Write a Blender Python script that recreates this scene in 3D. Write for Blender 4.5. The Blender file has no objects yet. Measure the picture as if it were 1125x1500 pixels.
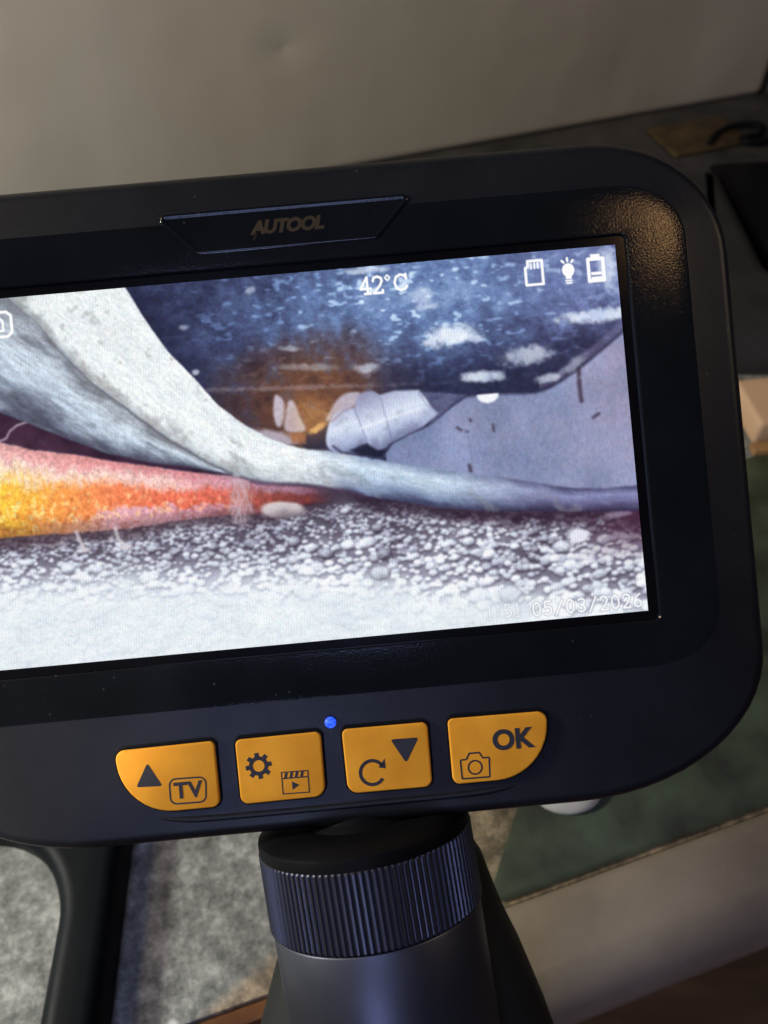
import bpy, bmesh, math, random
import numpy as np
from mathutils import Vector, Matrix, Euler

SC = bpy.context.scene
COL = SC.collection
rng = np.random.default_rng(7)
random.seed(7)

# ------------------------------------------------------------------ camera
cam_d = bpy.data.cameras.new('camera')
cam = bpy.data.objects.new('camera', cam_d)
COL.objects.link(cam)
SC.camera = cam
cam.location = (0, 0, 0.25)
cam.rotation_euler = (math.radians(40), 0, 0)          # looks 50 degrees down
cam_d.sensor_fit = 'VERTICAL'
cam_d.sensor_height = 24.0
cam_d.lens = 24.0 * 1300 / 1500
cam_d.clip_start = 0.005
cam_d.clip_end = 50
cam_d.dof.use_dof = True
cam_d.dof.focus_distance = 0.150
cam_d.dof.aperture_fstop = 17.0

# ------------------------------------------------------------------ world, view
W = bpy.data.worlds.new('World')
SC.world = W
W.use_nodes = True
bg = W.node_tree.nodes['Background']
bg.inputs[0].default_value = (0.26, 0.32, 0.55, 1)
bg.inputs[1].default_value = 0.035
SC.view_settings.view_transform = 'Standard'
SC.view_settings.look = 'None'
SC.view_settings.exposure = 0
SC.view_settings.gamma = 1
SC.view_settings.use_curve_mapping = False

# the monitor's own frame: x right, y away from the viewer, z up, origin = middle of the display
ROOT_LOC = Vector((-0.01305, 0.10296, 0.14175))
ROOT_ROT = Euler((-0.875725, -0.049176, 0.077073), 'XYZ')
ROOT_M = Matrix.Translation(ROOT_LOC) @ ROOT_ROT.to_matrix().to_4x4()


def dev(x, y, z):
    return ROOT_M @ Vector((x / 1000, y / 1000, z / 1000))


# ------------------------------------------------------------------ lamps
def lamp(name, kind, loc, target, energy, color, **kw):
    d = bpy.data.lights.new(name, kind)
    d.energy = energy
    d.color = color
    for k, v in kw.items():
        setattr(d, k, v)
    o = bpy.data.objects.new(name, d)
    COL.objects.link(o)
    o.location = loc
    o.rotation_euler = (Vector(target) - Vector(loc)).to_track_quat('-Z', 'Y').to_euler()
    return o


# warm bulb high on the right: glints in the top right corner of the monitor
lamp('warm_lamp', 'AREA', dev(281, -597, 212), dev(30, 0, 0), 0.060, (1.0, 0.56, 0.24),
     shape='RECTANGLE', size=0.034, size_y=0.034)
# cool window-like lamp behind the viewer
lamp('cool_lamp', 'AREA', dev(-60, -560, 30), dev(0, 0, -20), 0.46, (0.42, 0.52, 1.0),
     shape='RECTANGLE', size=0.22, size_y=0.20)
# second cool lamp lower down, added for the streaks on the collar
lamp('added_low_cool_lamp', 'AREA', dev(-90, -480, -330), dev(0, 0, -80), 0.42, (0.46, 0.53, 1.0),
     shape='RECTANGLE', size=0.07, size_y=0.20)
# spot from the left; cone edge shaped to stand in for a phone's shadow
lamp('shadow_edge_spot', 'SPOT', dev(-520, -350, -50), dev(-96, 0, -29), 16.0, (1.0, 0.82, 0.66),
     spot_size=math.radians(9.2), spot_blend=0.06, shadow_soft_size=0.004)
# neutral lamp over the worktop behind the monitor
lamp('bench_lamp', 'AREA', (-0.50, 0.05, 0.30), (-0.07, 0.00, 0), 3.0, (0.98, 1.0, 0.90),
     shape='DISK', size=0.08)
# unseen warm lamp added on the left to light the cabinet
lamp('cabinet_fill_left', 'AREA', (-0.72, 0.02, 0.82), (0.35, 0.50, 0.1), 2.6, (1.0, 0.76, 0.48),
     shape='DISK', size=0.25)
lamp('cabinet_fill_right', 'AREA', (0.80, 0.10, 0.70), (0.15, 0.50, 0.15), 0.95, (1.0, 0.76, 0.50),
     shape='DISK', size=0.25)  # added warm fill from the right for the cabinet front


# ------------------------------------------------------------------ materials
def new_mat(name):
    m = bpy.data.materials.new(name)
    m.use_nodes = True
    nt = m.node_tree
    return m, nt, nt.nodes['Principled BSDF']


def noise(nt, scale, detail=4, rough=0.55, coord='Object', stretch=None):
    tc = nt.nodes.new('ShaderNodeTexCoord')
    out = tc.outputs[coord]
    if stretch:
        mp = nt.nodes.new('ShaderNodeMapping')
        mp.inputs['Scale'].default_value = stretch
        nt.links.new(out, mp.inputs[0])
        out = mp.outputs[0]
    n = nt.nodes.new('ShaderNodeTexNoise')
    n.inputs['Scale'].default_value = scale
    n.inputs['Detail'].default_value = detail
    n.inputs['Roughness'].default_value = rough
    nt.links.new(out, n.inputs['Vector'])
    return n


def ramp(nt, src, stops):
    r = nt.nodes.new('ShaderNodeValToRGB')
    e = r.color_ramp.elements
    while len(e) < len(stops):
        e.new(0.5)
    for k, (p, c) in enumerate(stops):
        e[k].position = p
        e[k].color = (*c, 1) if len(c) == 3 else c
    nt.links.new(src, r.inputs[0])
    return r


def bump(nt, bsdf, src, strength, dist):
    b = nt.nodes.new('ShaderNodeBump')
    b.inputs['Strength'].default_value = strength
    b.inputs['Distance'].default_value = dist
    nt.links.new(src, b.inputs['Height'])
    nt.links.new(b.outputs[0], bsdf.inputs['Normal'])


def plastic(name, c, rough=0.4, spread=0.1, grain=1800, gstr=0.25, spec=0.5, c2=None, big=60, metal=0.0, dust=False):
    m, nt, b = new_mat(name)
    b.inputs['Metallic'].default_value = metal
    n = noise(nt, big, 5)
    c2 = c2 or tuple(v * 1.5 for v in c)
    r = ramp(nt, n.outputs[0], [(0.35, c), (0.7, c2)])
    src = r.outputs[0]
    if dust:
        tc = nt.nodes.new('ShaderNodeTexCoord')
        vo = nt.nodes.new('ShaderNodeTexVoronoi'); vo.inputs['Scale'].default_value = 420
        nt.links.new(tc.outputs['Object'], vo.inputs['Vector'])
        rd = ramp(nt, vo.outputs['Distance'], [(0.05, (1, 1, 1)), (0.11, (0, 0, 0))])
        nd = noise(nt, 45, 3)
        rn = ramp(nt, nd.outputs[0], [(0.5, (0, 0, 0)), (0.72, (0.8, 0.8, 0.8))])
        mm = nt.nodes.new('ShaderNodeMath'); mm.operation = 'MULTIPLY'
        nt.links.new(rd.outputs[0], mm.inputs[0]); nt.links.new(rn.outputs[0], mm.inputs[1])
        mxd = nt.nodes.new('ShaderNodeMix'); mxd.data_type = 'RGBA'
        nt.links.new(mm.outputs[0], mxd.inputs[0]); nt.links.new(src, mxd.inputs[6])
        mxd.inputs[7].default_value = (0.10, 0.095, 0.085, 1)
        src = mxd.outputs[2]
    nt.links.new(src, b.inputs['Base Color'])
    n2 = noise(nt, big * 2.3, 6, 0.65)
    mr = nt.nodes.new('ShaderNodeMapRange')
    mr.inputs['To Min'].default_value = rough - spread
    mr.inputs['To Max'].default_value = rough + spread
    nt.links.new(n2.outputs[0], mr.inputs[0])
    nt.links.new(mr.outputs[0], b.inputs['Roughness'])
    b.inputs['Specular IOR Level'].default_value = spec
    if gstr:
        g = noise(nt, grain, 2)
        bump(nt, b, g.outputs[0], gstr, 0.0001)
    return m


M_SHELL = plastic('black_satin_plastic', (0.008, 0.009, 0.012), 0.38, 0.06, 2600, 0.16, spec=0.32, dust=True)
M_PANEL = plastic('black_fine_plastic', (0.005, 0.006, 0.008), 0.10, 0.02, 2900, 0.17, spec=0.4, dust=True)
M_GLASS = plastic('black_display_glass', (0.003, 0.003, 0.004), 0.12, 0.03, 10, 0)
M_DARK = plastic('deep_black_plastic', (0.004, 0.004, 0.005), 0.5, 0.1, 2000, 0.3, spec=0.08)
M_METAL = plastic('dark_anodised_collar', (0.085, 0.088, 0.110), 0.40, 0.05, 3000, 0.12, c2=(0.095, 0.098, 0.122), metal=0.85)
M_SHAFT = plastic('dark_anodised_shaft', (0.10, 0.105, 0.135), 0.42, 0.04, 3000, 0.10, c2=(0.112, 0.117, 0.15), metal=0.85)
M_GRIP = plastic('black_rubber_grip', (0.008, 0.009, 0.009), 0.62, 0.08, 1500, 0.6, spec=0.4)
M_ORANGE = plastic('orange_rubber', (0.72, 0.30, 0.018), 0.65, 0.08, 2500, 0.25, c2=(0.84, 0.375, 0.030), big=130, spec=0.2)
M_INK = plastic('dark_print_ink', (0.014, 0.014, 0.022), 0.6, 0.1, 10, 0)
M_GOLD = plastic('dull_gold_print', (0.034, 0.024, 0.013), 0.5, 0.1, 10, 0, spec=0.2)
M_PLATE = plastic('dark_blue_print', (0.006, 0.007, 0.013), 0.45, 0.08, 10, 0, spec=0.3)

m, nt, b = new_mat('blue_light')
b.inputs['Base Color'].default_value = (0.01, 0.03, 0.3, 1)
v = nt.nodes.new('ShaderNodeTexVoronoi')
v.inputs['Scale'].default_value = 1700
tc = nt.nodes.new('ShaderNodeTexCoord')
nt.links.new(tc.outputs['Object'], v.inputs['Vector'])
r = ramp(nt, v.outputs['Distance'], [(0.0, (0.06, 0.22, 1.0)), (0.8, (0.003, 0.03, 0.85))])
nt.links.new(r.outputs[0], b.inputs['Emission Color'])
b.inputs['Emission Strength'].default_value = 1.1
M_LED = m

m, nt, b = new_mat('lit_display')
b.inputs['Base Color'].default_value = (0.004, 0.004, 0.005, 1)
b.inputs['Roughness'].default_value = 0.3
b.inputs['Specular IOR Level'].default_value = 0.06
a = nt.nodes.new('ShaderNodeVertexColor')
a.layer_name = 'picture'
nt.links.new(a.outputs[0], b.inputs['Emission Color'])
b.inputs['Emission Strength'].default_value = 1.0
M_SCREEN = m


# ------------------------------------------------------------------ mesh helpers
def link(name, me, mat, parent=None, smooth=True, sharp=35):
    o = bpy.data.objects.new(name, me)
    COL.objects.link(o)
    if mat:
        me.materials.append(mat)
    if smooth:
        me.polygons.foreach_set('use_smooth', [True] * len(me.polygons))
        me.set_sharp_from_angle(angle=math.radians(sharp))
    if parent:
        o.parent = parent
    return o


def mesh(name, V, F):
    me = bpy.data.meshes.new(name)
    me.from_pydata([tuple(v) for v in V], [], F)
    bm = bmesh.new()
    bm.from_mesh(me)
    bmesh.ops.recalc_face_normals(bm, faces=bm.faces)
    bm.to_mesh(me)
    bm.free()
    return me


def loft(name, rings, cap0=True, cap1=True, s=0.001):
    n = len(rings[0])
    V = [np.asarray(p, float) * s for r_ in rings for p in r_]
    F = []
    for k in range(len(rings) - 1):
        for i in range(n):
            j = (i + 1) % n
            F.append((k * n + i, k * n + j, (k + 1) * n + j, (k + 1) * n + i))
    if cap0:
        F.append(tuple(range(n)))
    if cap1:
        F.append(tuple((len(rings) - 1) * n + i for i in range(n)))
    return mesh(name, V, F)


def tag(o, label, cat, group=None, kind=None):
    o['label'] = label
    if cat:
        o['category'] = cat
    if group:
        o['group'] = group
    if kind:
        o['kind'] = kind
    return o


def rrect(x0, x1, z0, z1, cr, inset, y, n=14, m=8):
    """rounded rectangle ring, corners cr = (TR, BR, BL, TL) as (rx, rz)"""
    x0 += inset; x1 -= inset; z0 += inset; z1 -= inset
    cc = [(max(a - inset, .3), max(b - inset, .3)) for a, b in cr]
    P = []
    spec = [(x1, z1, -1, -1, 90, 0), (x1, z0, -1, 1, 0, -90), (x0, z0, 1, 1, -90, -180), (x0, z1, 1, -1, 180, 90)]
    arcs = []
    for (cx, cz, sx, sz, a0, a1), (rx, rz) in zip(spec, cc):
        ox, oz = cx + sx * rx, cz + sz * rz
        arcs.append([(ox + rx * math.cos(math.radians(a0 + (a1 - a0) * t / n)),
                      oz + rz * math.sin(math.radians(a0 + (a1 - a0) * t / n))) for t in range(n + 1)])
    for k in range(4):
        P += arcs[k]
        a_, b_ = arcs[k][-1], arcs[(k + 1) % 4][0]
        P += [(a_[0] + (b_[0] - a_[0]) * t / m, a_[1] + (b_[1] - a_[1]) * t / m) for t in range(1, m)]
    return [(p[0], y, p[1]) for p in P]


def rpoly(pts, n=8):
    """polygon (x, z, radius) with rounded corners -> point list"""
    out = []
    N = len(pts)
    for i in range(N):
        p = Vector(pts[i][:2]); r_ = pts[i][2]
        a_ = (Vector(pts[i - 1][:2]) - p).normalized()
        c_ = (Vector(pts[(i + 1) % N][:2]) - p).normalized()
        ang = a_.angle(c_)
        if r_ <= 0:
            out.append(tuple(p)); continue
        d = r_ / math.tan(ang / 2)
        cen = p + (a_ + c_).normalized() * (r_ / math.sin(ang / 2))
        s0 = p + a_ * d - cen
        s1 = p + c_ * d - cen
        t0 = math.atan2(s0.y, s0.x); t1 = math.atan2(s1.y, s1.x)
        dt = (t1 - t0 + math.pi) % (2 * math.pi) - math.pi
        out += [(cen.x + r_ * math.cos(t0 + dt * k / n), cen.y + r_ * math.sin(t0 + dt * k / n)) for k in range(n + 1)]
    return out


def inset_poly(P, d):
    A = np.asarray(P, float)
    area = 0.5 * np.sum(A[:, 0] * np.roll(A[:, 1], -1) - np.roll(A[:, 0], -1) * A[:, 1])
    e0 = A - np.roll(A, 1, 0); e1 = np.roll(A, -1, 0) - A
    t = e0 / (np.linalg.norm(e0, axis=1)[:, None] + 1e-9) + e1 / (np.linalg.norm(e1, axis=1)[:, None] + 1e-9)
    t /= np.linalg.norm(t, axis=1)[:, None] + 1e-9
    nrm = np.stack([-t[:, 1], t[:, 0]], 1) * (1 if area > 0 else -1)
    return A + nrm * d


def pad(name, P, y_back, y_front, bev, mat, parent, steps=4, sharp=50):
    """plate with outline P (x,z), bevelled towards the viewer"""
    R = [[(q[0], y_back, q[1]) for q in P], [(q[0], y_front + bev, q[1]) for q in P]]
    for k in range(1, steps + 1):
        t = math.pi / 2 * k / steps
        Q = inset_poly(P, bev * (1 - math.cos(t)))
        R.append([(q[0], y_front + bev * (1 - math.sin(t)), q[1]) for q in Q])
    return link(name, loft(name, R), mat, parent, True, sharp)


def prism(name, polys, y_back, y_front, mat, parent):
    """flat raised print: several convex/concave outlines (x,z) in one mesh"""
    bm = bmesh.new()
    for P in polys:
        fr = [bm.verts.new((p[0] / 1000, y_front / 1000, p[1] / 1000)) for p in P]
        bk = [bm.verts.new((p[0] / 1000, y_back / 1000, p[1] / 1000)) for p in P]
        bm.faces.new(fr)
        for i in range(len(P)):
            j = (i + 1) % len(P)
            bm.faces.new((fr[i], fr[j], bk[j], bk[i]))
    bmesh.ops.recalc_face_normals(bm, faces=bm.faces)
    bmesh.ops.triangulate(bm, faces=bm.faces[:])
    me = bpy.data.meshes.new(name)
    bm.to_mesh(me); bm.free()
    return link(name, me, mat, parent, False)


def stroke(pts, w, closed=False):
    """a line of width w as quads"""
    out = []
    n = len(pts)
    for i in range(n if closed else n - 1):
        a_ = Vector(pts[i]); b_ = Vector(pts[(i + 1) % n])
        d = (b_ - a_).normalized()
        nn = Vector((-d.y, d.x)) * w / 2
        e = d * w * 0.25
        out.append([tuple(a_ + nn - e), tuple(b_ + nn + e), tuple(b_ - nn + e), tuple(a_ - nn - e)])
    return out


def strokes(name, lines, w, y, mat, parent):
    polys = []
    for L in lines:
        pts, closed = L if isinstance(L, tuple) else (L, False)
        polys += stroke(pts, w, closed)
    o = prism(name, polys, y + 0.05, y, mat, parent)
    # stagger overlapping quads so that no two faces share a plane
    return o


def annulus(cx, cz, r0, r1, a0=0, a1=360, n=40):
    P = [(cx + r1 * math.cos(math.radians(a0 + (a1 - a0) * k / n)), cz + r1 * math.sin(math.radians(a0 + (a1 - a0) * k / n))) for k in range(n + 1)]
    Q = [(cx + r0 * math.cos(math.radians(a0 + (a1 - a0) * k / n)), cz + r0 * math.sin(math.radians(a0 + (a1 - a0) * k / n))) for k in range(n + 1)]
    return [[P[k], P[k + 1], Q[k + 1], Q[k]] for k in range(n)]


def text_mesh(name, s, size, loc, mat, parent, bold=0.0, shear=0.0, sx=1.0, spacing=1.0, depth=0.03):
    cu = bpy.data.curves.new(name, 'FONT')
    cu.body = s
    cu.size = size / 1000
    cu.align_x = 'CENTER'; cu.align_y = 'CENTER'
    cu.offset = bold / 1000
    cu.shear = shear
    cu.space_character = spacing
    cu.extrude = depth / 1000
    cu.resolution_u = 6
    o = bpy.data.objects.new(name, cu)
    COL.objects.link(o)
    bpy.context.view_layer.update()
    me = bpy.data.meshes.new_from_object(o.evaluated_get(bpy.context.evaluated_depsgraph_get()))
    bpy.data.objects.remove(o)
    me.transform(Matrix.Translation(Vector(loc) / 1000) @ Matrix.Rotation(math.pi / 2, 4, 'X') @ Matrix.Diagonal((sx, 1, 1, 1)))
    me.name = name
    me.materials.clear()
    return link(name, me, mat, parent, False)


# ------------------------------------------------------------------ worktop and surroundings
def box(name, lo, hi, mat, parent=None, bev=0.0, seg=3, rot=None, loc=None):
    bm = bmesh.new()
    bmesh.ops.create_cube(bm, size=1)
    for v_ in bm.verts:
        v_.co = Vector([lo[i] + (v_.co[i] + .5) * (hi[i] - lo[i]) for i in range(3)])
    if bev:
        bmesh.ops.bevel(bm, geom=bm.edges[:] + bm.verts[:], offset=bev, segments=seg, profile=0.5, affect='EDGES')
    me = bpy.data.meshes.new(name)
    bm.to_mesh(me); bm.free()
    o = link(name, me, mat, parent, True, 40)
    if rot is not None:
        o.rotation_euler = (0, 0, rot)
    if loc is not None:
        o.location = loc
    return o


YAW = math.radians(18.6)            # the bench runs at this angle to the view
EDGE = Vector((-0.028, 0.051, 0))   # a point on its near edge
ux = Vector((math.cos(YAW), math.sin(YAW), 0)); uy = Vector((-math.sin(YAW), math.cos(YAW), 0))

# grey stone-like top
m, nt, b = new_mat('mottled_grey_stone')
n1 = noise(nt, 170, 10, 0.76)
r1 = ramp(nt, n1.outputs[0], [(0.36, (0.08, 0.084, 0.078)), (0.5, (0.25, 0.255, 0.235)), (0.64, (0.52, 0.52, 0.48))])
n2 = noise(nt, 26, 6, 0.7)
r2 = ramp(nt, n2.outputs[0], [(0.36, (0.40, 0.39, 0.37)), (0.56, (1, 1, 1))])
mx = nt.nodes.new('ShaderNodeMix'); mx.data_type = 'RGBA'; mx.blend_type = 'MULTIPLY'
mx.inputs[0].default_value = 0.8
nt.links.new(r1.outputs[0], mx.inputs[6]); nt.links.new(r2.outputs[0], mx.inputs[7])
vo = nt.nodes.new('ShaderNodeTexVoronoi'); vo.inputs['Scale'].default_value = 70
tc = nt.nodes.new('ShaderNodeTexCoord'); nt.links.new(tc.outputs['Object'], vo.inputs['Vector'])
r3 = ramp(nt, vo.outputs['Distance'], [(0.06, (1, 1, 1)), (0.13, (0, 0, 0))])
mx2 = nt.nodes.new('ShaderNodeMix'); mx2.data_type = 'RGBA'
nt.links.new(r3.outputs[0], mx2.inputs[0]); nt.links.new(mx.outputs[2], mx2.inputs[6])
mx2.inputs[7].default_value = (0.75, 0.75, 0.72, 1)
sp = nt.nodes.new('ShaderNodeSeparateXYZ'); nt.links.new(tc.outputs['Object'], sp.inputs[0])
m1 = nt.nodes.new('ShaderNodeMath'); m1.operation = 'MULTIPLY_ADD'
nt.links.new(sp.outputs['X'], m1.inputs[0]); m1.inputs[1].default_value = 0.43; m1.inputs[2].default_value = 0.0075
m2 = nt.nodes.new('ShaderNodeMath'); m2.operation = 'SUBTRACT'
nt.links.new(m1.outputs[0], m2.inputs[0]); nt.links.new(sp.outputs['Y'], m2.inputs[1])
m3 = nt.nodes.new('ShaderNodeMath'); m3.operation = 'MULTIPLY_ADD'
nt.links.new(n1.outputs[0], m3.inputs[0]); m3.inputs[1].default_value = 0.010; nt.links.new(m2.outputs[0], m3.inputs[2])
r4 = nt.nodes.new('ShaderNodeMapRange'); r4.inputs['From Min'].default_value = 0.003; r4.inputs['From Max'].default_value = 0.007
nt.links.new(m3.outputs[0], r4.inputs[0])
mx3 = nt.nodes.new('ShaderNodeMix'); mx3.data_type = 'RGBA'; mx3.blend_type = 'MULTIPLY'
nt.links.new(r4.outputs[0], mx3.inputs[0]); nt.links.new(mx2.outputs[2], mx3.inputs[6]); mx3.inputs[7].default_value = (1.15, 0.88, 0.62, 1)  # tan tint by the near edge: warm lamplight put into the colour
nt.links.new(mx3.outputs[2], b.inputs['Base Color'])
b.inputs['Roughness'].default_value = 0.6
bump(nt, b, n1.outputs[0], 0.35, 0.001)
M_STONE = m

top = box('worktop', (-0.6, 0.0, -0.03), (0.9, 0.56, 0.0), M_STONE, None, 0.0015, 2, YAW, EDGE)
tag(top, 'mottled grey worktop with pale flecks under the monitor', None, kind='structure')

m, nt, b = new_mat('brown_floor_boards')
n1 = noise(nt, 9, 8, 0.6, stretch=(1, 5, 1))
r1 = ramp(nt, n1.outputs[0], [(0.3, (0.05, 0.028, 0.018)), (0.55, (0.16, 0.085, 0.04)), (0.75, (0.28, 0.16, 0.07))])
nt.links.new(r1.outputs[0], b.inputs['Base Color'])
b.inputs['Roughness'].default_value = 0.55
bump(nt, b, n1.outputs[0], 0.4, 0.002)
M_FLOOR = m
fl = box('floor', (-1.5, -1.2, -0.34), (1.5, 1.5, -0.30), M_FLOOR)
tag(fl, 'dark brown floor below the worktop edge', None, kind='structure')

M_WOOD = plastic('reddish_brown_wood', (0.12, 0.045, 0.018), 0.45, 0.1, 900, 0.3, c2=(0.22, 0.10, 0.04), big=70)
lip = box('wooden_edge_strip', (-0.6, -0.0045, -0.026), (0.042, -0.0003, -0.0008), M_WOOD, None, 0.0008, 2, YAW, EDGE)
tag(lip, 'thin reddish brown wooden strip along the near worktop edge', 'edge strip')

# beige rounded rail in front of the edge
M_RAIL = plastic('beige_satin_metal', (0.23, 0.185, 0.14), 0.26, 0.06, 700, 0.1, c2=(0.33, 0.27, 0.21), big=30)
prof = [(-0.0135 - 0.0155 * math.cos(t), -0.011 + 0.0165 * math.sin(t)) for t in [math.pi * (k / 20 * .72 - .20) for k in range(19)]] + [(-0.0075, 0.0050), (-0.003, 0.0040), (-0.0004, 0.0030), (0.0, 0.0018), (0.0, -0.02), (-0.022, -0.02)]
R = []
for k in range(31):
    x = 0.045 + 0.75 * k / 30
    R.append([(x, p[0] - 0.0004, p[1]) for p in prof])
rail = link('edge_rail', loft('edge_rail', R, s=1), M_RAIL, None, True, 60)
rail.location = EDGE; rail.rotation_euler = (0, 0, YAW)
tag(rail, 'beige metal rail with rounded glossy near edge, lower right', 'rail')

# green mat on the right
M_GREEN = plastic('green_mat', (0.020, 0.023, 0.014), 0.5, 0.12, 400, 0.5, c2=(0.058, 0.078, 0.045), big=55)
gm = [(0.0585, 0.0014, .003), (0.45, 0.0014, .006), (0.45, 0.122, .006), (0.162, 0.122, .006)]
P = rpoly(gm, 6)
R = [[(p[0], p[1], 0.0004) for p in P], [(p[0], p[1], 0.0007) for p in P], [(q[0], q[1], 0.0010) for q in inset_poly(P, 0.0005)]]
mat_o = link('green_mat', loft('green_mat', R, s=1), M_GREEN)
mat_o.location = EDGE; mat_o.rotation_euler = (0, 0, YAW)
tag(mat_o, 'scuffed green mat on the worktop right of the monitor', 'mat')

# white cabinet at the back
m, nt, b = new_mat('cream_enamel')
n1 = noise(nt, 8, 8, 0.6, stretch=(1, 1, .45))
r1 = ramp(nt, n1.outputs[0], [(0.32, (0.50, 0.44, 0.34)), (0.5, (0.56, 0.495, 0.39)), (0.7, (0.61, 0.545, 0.435))])
nt.links.new(r1.outputs[0], b.inputs['Base Color'])
b.inputs['Roughness'].default_value = 0.36
n2 = noise(nt, 7, 3, 0.45)
tc = nt.nodes.new('ShaderNodeTexCoord')
mp = nt.nodes.new('ShaderNodeMapping'); mp.vector_type = 'TEXTURE'
mp.inputs['Location'].default_value = (-0.1386, 0, 0.0716); mp.inputs['Scale'].default_value = (0.022, 0.05, 0.016)
nt.links.new(tc.outputs['Object'], mp.inputs[0])
gd_ = nt.nodes.new('ShaderNodeTexGradient'); gd_.gradient_type = 'QUADRATIC_SPHERE'
nt.links.new(mp.outputs[0], gd_.inputs[0])
ad = nt.nodes.new('ShaderNodeMath'); ad.operation = 'MULTIPLY_ADD'
nt.links.new(gd_.outputs['Fac'], ad.inputs[0]); ad.inputs[1].default_value = -0.22; nt.links.new(n2.outputs[0], ad.inputs[2])
bump(nt, b, ad.outputs[0], 0.35, 0.012)
M_CREAM = m
cab = bpy.data.objects.new('cream_cabinet', None)
COL.objects.link(cab)
cab.location = (0.0836, 0.4791, 0); cab.rotation_euler = (0, 0, math.radians(19.4))
tag(cab, 'cream enamelled metal cabinet standing behind the monitor', 'cabinet')
box('front_panel', (-0.75, 0.0, 0.004), (0.150, 0.03, 0.75), M_CREAM, cab, 0.006, 4)
box('side_panel', (0.1515, 0.006, 0.002), (0.157, 0.36, 0.75), plastic('dark_grey_enamel', (0.03, 0.032, 0.035)), cab, 0.001)
box('foot_strip', (-0.74, 0.004, 0.0006), (0.14, 0.028, 0.0036), M_DARK, cab)

M_GREYM = plastic('grey_sheet_metal', (0.018, 0.017, 0.017), 0.55, 0.1, 300, 0.15, c2=(0.060, 0.055, 0.055), big=50)
led_ = box('metal_sill', (-0.75, -0.070, 0.0006), (0.30, -0.0015, 0.008), M_GREYM, None, 0.002, 3, math.radians(19.4), (0.0836, 0.4791, 0))
tag(led_, 'dull grey metal sill along the foot of the cream cabinet', 'sill')
M_YEL = plastic('faded_yellow_tape', (0.030, 0.019, 0.006), 0.55, 0.1, 300, 0.15, c2=(0.07, 0.045, 0.016), big=80)
tp = box('yellow_tape', (0.058, -0.052, 0.0083), (0.105, -0.021, 0.0100), M_YEL, None, 0.0004, 2, math.radians(19.4), (0.0836, 0.4791, 0))
tag(tp, 'faded yellow tape strip on the grey sill', 'tape')


def tube(name, pts, rad, mat, parent=None, n=10):
    V = []; F = []
    pts = [Vector(p) for p in pts]
    for i, p in enumerate(pts):
        d = (pts[min(i + 1, len(pts) - 1)] - pts[max(i - 1, 0)]).normalized()
        s_ = d.cross(Vector((0, 0, 1)));
        s_ = s_.normalized() if s_.length > 1e-6 else Vector((1, 0, 0))
        t_ = s_.cross(d)
        rr = rad[i] if isinstance(rad, (list, tuple)) else rad
        V += [p + (s_ * math.cos(2 * math.pi * k / n) + t_ * math.sin(2 * math.pi * k / n)) * rr for k in range(n)]
    for i in range(len(pts) - 1):
        for k in range(n):
            F.append((i * n + k, i * n + (k + 1) % n, (i + 1) * n + (k + 1) % n, (i + 1) * n + k))
    F.append(tuple(range(n))); F.append(tuple((len(pts) - 1) * n + k for k in range(n)))
    return link(name, mesh(name, V, F), mat, parent)


def smooth_path(P, n=8):
    out = []
    P = [Vector(p) for p in P]
    for i in range(len(P) - 1):
        p0, p1, p2, p3 = P[max(i - 1, 0)], P[i], P[i + 1], P[min(i + 2, len(P) - 1)]
        for k in range(n):
            t = k / n
            out.append(0.5 * ((2 * p1) + (p2 - p0) * t + (2 * p0 - 5 * p1 + 4 * p2 - p3) * t * t + (3 * p1 - p0 - 3 * p2 + p3) * t ** 3))
    out.append(P[-1])
    return out


wire = tube('dark_wire', smooth_path([(0.176, 0.460, .0105), (0.183, 0.472, .0105), (0.196, 0.481, .0108), (0.208, 0.480, .0110), (0.206, 0.471, .0108), (0.195, 0.466, .0106), (0.203, 0.462, .0106), (0.235, 0.474, .0106)]), 0.0019, M_DARK)
tag(wire, 'thin dark wire curled on the grey sill', 'wire')

# black case on the right, grey case next to it
bc = box('black_case', (0, 0, 0), (0.16, 0.100, 0.010), M_DARK, None, 0.003, 3, math.radians(6), (0.1815, 0.342, 0.0004))
tag(bc, 'flat black plastic case lying before the sill, right edge', 'case')
M_GRC = plastic('dark_grey_cloth', (0.012, 0.012, 0.013), 0.8, 0.1, 500, 0.6, c2=(0.03, 0.028, 0.028), big=30)
gp = [(0.130, 0.285), (0.225, 0.285), (0.235, 0.325), (0.176, 0.34), (0.1745, 0.43), (0.130, 0.43)]
P = rpoly([(x, y, .008) for x, y in gp], 6)
R = []
for k in range(9):
    t = k / 8 * math.pi / 2
    Q = inset_poly(P, 0.012 * (1 - math.cos(t)))
    R.append([(q[0], q[1], 0.0005 + 0.016 * math.sin(t)) for q in Q])
gc = link('grey_cloth', loft('grey_cloth', R, s=1), M_GRC)
tag(gc, 'folded dark grey cloth beside the monitor, below the black case', 'cloth')

M_CARD = plastic('pale_brown_card', (0.50, 0.32, 0.19), 0.6, 0.1, 400, 0.3, c2=(0.58, 0.38, 0.24), big=40)
cb = bpy.data.objects.new('small_carton', None)
COL.objects.link(cb)
cb.location = (0.1437, 0.2429, 0.0005); cb.rotation_euler = (0, 0, math.radians(8))
tag(cb, 'small pale brown carton at the right edge of the picture', 'carton')
box('carton_body', (0.0, 0.0, 0.0), (0.07, 0.026, 0.012), M_CARD, cb, 0.002, 3)
box('carton_flap', (-0.002, -0.006, 0.0), (0.072, -0.0006, 0.0035), plastic('brown_card_edge', (0.22, 0.12, 0.05)), cb, 0.001, 2)

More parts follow.
